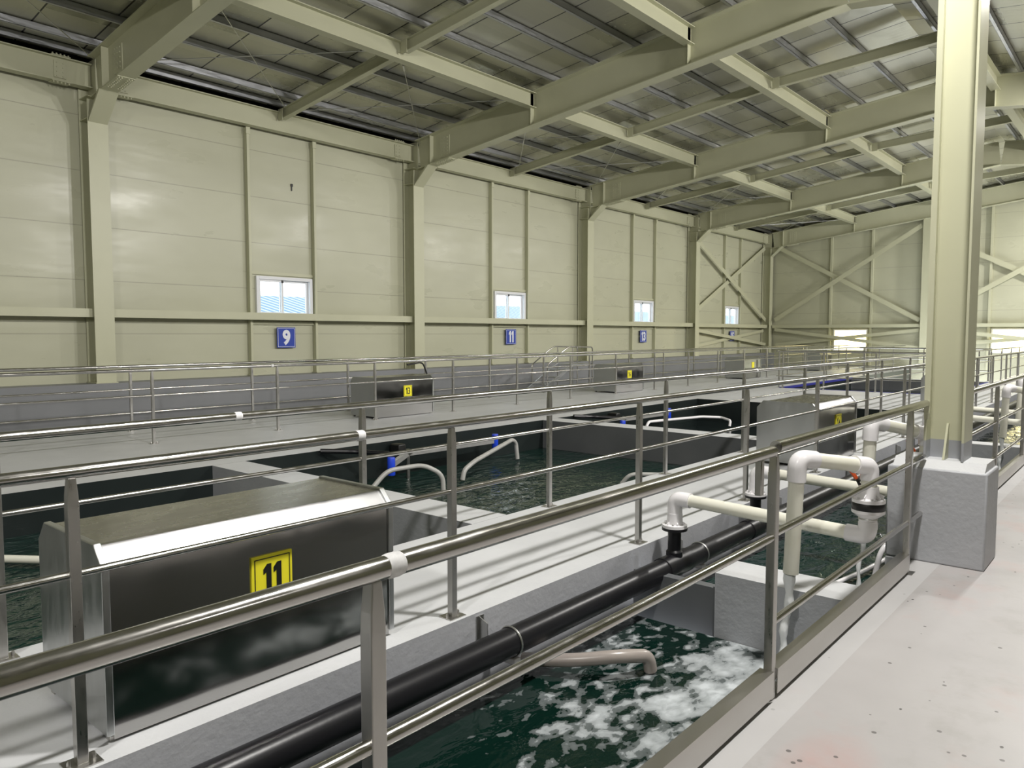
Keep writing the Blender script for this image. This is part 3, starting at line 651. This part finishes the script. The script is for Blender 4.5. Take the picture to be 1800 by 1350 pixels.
# ---------------------------------------------------------------- PVC outlet sets
def pvcset(tx,dz,lab,tilt=.035):
    """one valve set; tee at (tx,PY); valve near the railing; outlet hanging over the channel"""
    z0=PZ+.292; t=empty('valve_assembly',(tx,PY,z0)); tag(t,lab,'pipe assembly','ivory pipe and valve sets')
    R=.046; E=.056
    # flange on the tee
    b=MB().lathe((tx,PY,z0),[(.093,0),(.093,.022),(.062,.028),(.058,.07),(.058,.11)],28)
    for k in range(6):
        a=k*PI/3+.3; p=(tx+.066*math.cos(a),PY+.066*math.sin(a),z0+.022); b.obox((tx+.048*math.cos(a+.5),PY+.048*math.sin(a+.5),z0+.045),(tx+.075*math.cos(a+.5),PY+.075*math.sin(a+.5),z0+.03),.006,.02)
    b.build('flange',M['pvc'],t)
    b=MB()
    for k in range(6):
        a=k*PI/3+.3; b.lathe((tx+.068*math.cos(a),PY+.068*math.sin(a),z0+.022),[(.009,0),(.009,.012)],6)
    b.build('flange_bolts',M['zinc'],t)
    zp=z0+.225                                   # level of the lower pipe
    V=Vector((tx-.005,1.383,zp-.052)); D=(V-Vector((tx,PY,zp))).normalized()
    a0=Vector((tx,PY,z0+.11))
    MB().tube([a0]+bend([Vector((tx,PY,z0+.10)),Vector((tx,PY,zp)),Vector((tx,PY,zp))+D*.13],.085,8)[1:],E,20).build('elbow',M['pvc'],t)
    MB().tube([Vector((tx,PY,zp))+D*.12,V-D*.10],R,20).build('lower_pipe',M['pipe'],t)
    MB().tube(bend([V-D*.13,V,V+Vector((0,0,.10))],.075,8),E,20).build('elbow',M['pvc'],t)
    # valve stack
    vb=V.z+.07; vx,vy=V.x,V.y
    MB().lathe((vx,vy,vb),[(.058,-.02),(.058,.02),(.054,.026),(.054,.05),(.060,.056),(.1,.085),(.1,.105)],28).build('lower_flange',M['pvc'],t)
    b=MB().lathe((vx,vy,vb+.106),[(.098,0),(.1,.003),(.1,.043),(.098,.046)],28).lathe((vx+.1,vy-.01,vb+.13),[(.06,0),(.06,.022)],20,'y'); b.build('valve_body',M['black'],t)
    b=MB().lathe((vx,vy,vb+.153),[(.1,0),(.1,.02),(.066,.028),(.058,.085),(.058,.10)],28)
    for k in range(6):
        a=k*PI/3; b.obox((vx+.048*math.cos(a),vy+.048*math.sin(a),vb+.2),(vx+.088*math.cos(a),vy+.088*math.sin(a),vb+.18),.006,.03)
    b.build('upper_flange',M['pvc'],t)
    b=MB()
    for k in range(6):
        a=k*PI/3+.5; b.lathe((vx+.082*math.cos(a),vy+.082*math.sin(a),vb+.172),[(.009,0),(.009,.014)],6)
    b.build('flange_bolts',M['zinc'],t)
    hb=MB().obox((vx+.07,vy+.03,vb+.16),(vx+.03,vy+.085,vb+.285),.03,.014).build('lever',M['black'],t,bevel=.003)
    MB().obox((vx+.03,vy+.087,vb+.288),(vx+.0,vy+.135,vb+.375),.034,.022).build('lever_grip',M['orange'],t,bevel=.004)
    MB().tube(arc((vx,vy,vb+.045),.052,(1,0,0),(0,1,0),0,2*PI,20),.006,6,caps=False).box(vx+.045,vx+.085,vy-.03,vy-.0,vb+.03,vb+.06).build('hose_clamp',M['zinc'],t)
    # top return pipe
    zt=vb+.385+dz*.6; T=Vector((vx,vy,zt)); O=Vector((tx-.56,1.64,zt+.09+dz*.4)); d2=(O-T).normalized()
    MB().tube([Vector((vx,vy,vb+.245)),Vector((vx,vy,zt-.06))],R,20).build('riser_pipe',M['pipe'],t)
    MB().tube(bend([Vector((vx,vy,zt-.09)),T,T+d2*.14],.08,8),E,20).build('elbow',M['pvc'],t)
    MB().tube([T+d2*.12,O-d2*.12],R,20).build('return_pipe',M['pipe'],t)
    dn=Vector((0,tilt,-1)).normalized()
    MB().tube(bend([O-d2*.14,O,O+dn*.14],.08,8),E,20).build('elbow',M['pvc'],t)
    low=O+dn*(.71+dz*.5); MB().tube([O+dn*.13,low],R,20).build('outlet_pipe',M['pipe'],t)
    # thin rust coloured seam line is left to the pipe; falling water is its own thing
    return low
def stream(p,zw,lab,r=.034):
    b=MB(); pts=[];rs=[]; n=14
    for i in range(n+1):
        q=i/n; z=p.z-.003-(p.z-.003-zw)*q
        pts.append((p.x-.05*q*q+.006*math.sin(q*17),p.y+.03*q+.008*math.sin(q*11+1),z)); rs.append(r*(1-.35*math.sin(q*PI*.8)+.18*math.sin(q*23)))
    b.tube(pts,rs,14); 
    o=b.build('water_stream',M['stream'],angle=80); tag(o,lab,'water',None,'stuff')
low=pvcset(5.11,0,'nearest ivory pipe set with black valve and outlet pouring into the foamy channel'); stream(low,-.42,'white water pouring from the nearest ivory outlet pipe')
low=pvcset(6.62,.09,'second ivory pipe set with orange lever, partly behind the cream column'); stream(low,-.38,'thin water falling from the second outlet beside the pedestal',.022)
low=pvcset(13.16,0,'ivory pipe set just right of the cream column'); stream(low,-.39,'water falling from the outlet right of the cream column',.03)
pvcset(14.67,.05,'farther ivory pipe set behind the one right of the cream column')

# pipes and hoses in the water
def hose(pts,r,m,lab,name='hose',cat='hose',rad=.12,grp=None):
    o=MB().tube(bend(pts,rad,8),r,14).build(name,M[m],angle=70); tag(o,lab,cat,grp); return o
hose([(3.45,2.88,-.375),(3.55,2.6,-.34),(3.72,2.36,-.30),(3.90,2.27,-.33),(3.92,2.265,-.425)],.040,'brownhose','taupe inlet pipe bending into the foamy near channel','inlet_pipe','pipe',.22)
hose([(7.74,7.6,-.50),(7.78,7.6,-.36),(8.05,7.65,-.27),(9.54,8.2,-.16),(9.66,8.22,-.22),(9.68,8.2,-.50)],.035,'hose','pale grey hose arching out of the green tank water by the aerator')
hose([(6.97,7.2,-.50),(6.96,7.2,-.26),(6.75,7.35,-.12),(6.3,7.55,-.16),(6.05,7.6,-.40),(6.04,7.6,-.49)],.032,'hose','short grey hose end dipping into the green tank beside the aerator')
hose([(9.0,5.7,-.50),(9.05,5.6,-.36),(9.5,5.2,-.38),(9.6,5.15,-.38),(9.62,5.14,-.50)],.03,'hose','dark grey hose loop at the near edge of the green tank')
hose([(13.5,8.0,-.50),(13.6,8.0,-.2),(15.9,7.95,-.28),(16.5,7.75,-.33),(16.25,7.4,-.36),(16.2,7.4,-.485)],.03,'pvc','white pipe loop in the black tank water')
hose([(-3,8.3,-.38),(1.9,7.9,-.38),(2.6,7.0,-.39),(2.65,6.9,-.41)],.035,'pipe','pale pipe lying in the tank left of the number 11 box','pipe','pipe')
hose([(5.3,2.0,-.36),(6.6,1.8,-.36),(8.6,1.6,-.36)],.02,'pvc','thin white pipe floating in the channel under the ivory pipes','pipe','pipe')
hose([(6.5,1.7,-.385),(6.52,1.66,-.12),(6.75,1.56,-.05),(6.85,1.5,-.385)],.022,'pvc','small white hose loop behind the nearest valve')
hose([(10.85,12.3,.95),(11.3,12.3,1.0),(11.55,12.3,.45),(11.6,12.3,.012)],.018,'black','black cable arching beside the number 13 box','cable','cable')

# aerators
def aerator(dx,lab):
    t=empty('aerator',(7.41+dx,8.4,-.52)); tag(t,lab,'aerator','tank aerators')
    h=Vector((7.41+dx,8.40,-.15))
    MB().tube([h+Vector((0,0,-.369)),h+Vector((0,0,.06))],.03,12).lathe(h+Vector((0,0,.0)),[(.075,0),(.075,.03)],16).build('hub_post',M['post'],t)
    g2=Vector((9.39+dx,8.45,-.18)); g1=Vector((6.75+dx,8.0,-.20))
    MB().obox(h,g2,.05,.085).build('arm',M['arm'],t,bevel=.004)
    MB().obox(h,g1,.05,.085).build('arm',M['arm'],t,bevel=.004)
    MB().tube(bend([Vector((6.1+dx,8.72,.0)),Vector((6.5+dx,8.5,-.03)),g1+Vector((.02,.06,.15))],.1,5),.035,10).build('arm',M['black_pipe'],t)
    for g_ in (g1,g2): MB().lathe(g_,[(.05,-.14),(.055,-.13),(.055,.10),(.05,.11)],16).build('blue_grip',M['blue'],t)
    MB().box(h.x-.07,h.x+.07,8.52,8.73,-.2,-.03).build('motor',M['black'],t,bevel=.02)
aerator(0,'steel aerator arms with blue grips in the green tank water')
aerator(5.9,'steel aerator arms with blue grips in the black tank water')

o=MB().box(10.32,10.345,YW-.02,YW-.001,4.98,5.10).box(10.31,10.36,YW-.03,YW-.001,5.08,5.14).build('wall_clip',M['black']); tag(o,'small black clip on the cream wall high above sign 9','clip')
# step-over stair at the plinth
t=empty('step_ladder',(17.2,13.3,0)); tag(t,'small steel step-over stair with handrails by the plinth, left of the number 16 box','stair')
for y in (13.05,13.6):
    MB().obox((16.5,y,.04),(17.9,y,.72),.03,.1).build('stringer',M['galv'],t)
    MB().tube(bend([(16.7,y,.12),(16.7,y,.75),(17.5,y,1.16),(17.75,y,1.25),(18.9,y,1.22),(18.9,y,.01)],.08,5),.02,10).build('handrail',M['rail'],t)
    MB().tube([(17.9,y,.005),(17.9,y,1.22)],.018,10).build('upright',M['post'],t)
for k in range(3): MB().box(16.72+.38*k,16.98+.38*k,13.07,13.58,.17+.19*k,.20+.19*k).build('tread',M['galv'],t)
MB().box(17.88,18.95,13.07,13.58,.70,.73).build('platform',M['galv'],t)

# outside, seen through the windows
o=MB().add([(X0,20,.6),(60,20,.6),(60,24.5,3.0),(X0,24.5,3.0)],[(0,1,2,3)]).box(X0,60,20,24,-1.6,.59).build('outside_building',[M['bluesheet']],smooth=False)
tag(o,'blue corrugated roof of a building outside the windows','building',None,'structure')

# ---------------------------------------------------------------- lights
def lamp(x,y,z,P,aim,size=.5,spread=170,col=(1,.97,.93)):
    l=bpy.data.lights.new('high_bay_and_fill_light','AREA'); l.shape='DISK'; l.size=size; l.energy=P; l.color=col; l.spread=math.radians(spread)
    o=bpy.data.objects.new('high_bay_and_fill_light',l); COL.objects.link(o); o.location=(x,y,z)
    o.rotation_euler=(Vector(aim)-Vector((x,y,z))).to_track_quat('-Z','Y').to_euler()
for x in (-4,4.4,12.6,20.6,28.6,35.5): lamp(x,.55,6.55,440,(x,5,0))
for x,p in ((-2,95),(4.4,55),(12.6,165),(20.6,85),(28.6,115),(34.5,115)): lamp(x,-4.2,6.2,p*.94,(x,15.7,3.2),.6,90)  # added unseen floods, no such lamps known, to brighten the window wall
W=bpy.data.worlds.new('sky'); S.world=W; W.use_nodes=True
bg=W.node_tree.nodes['Background']; bg.inputs['Color'].default_value=(.93,.96,1,1); bg.inputs['Strength'].default_value=4.5

S.view_settings.view_transform='Standard'; S.view_settings.look='None'; S.view_settings.gamma=1; S.view_settings.use_curve_mapping=False
S.view_settings.exposure=0.0
S.cycles.use_denoising=True
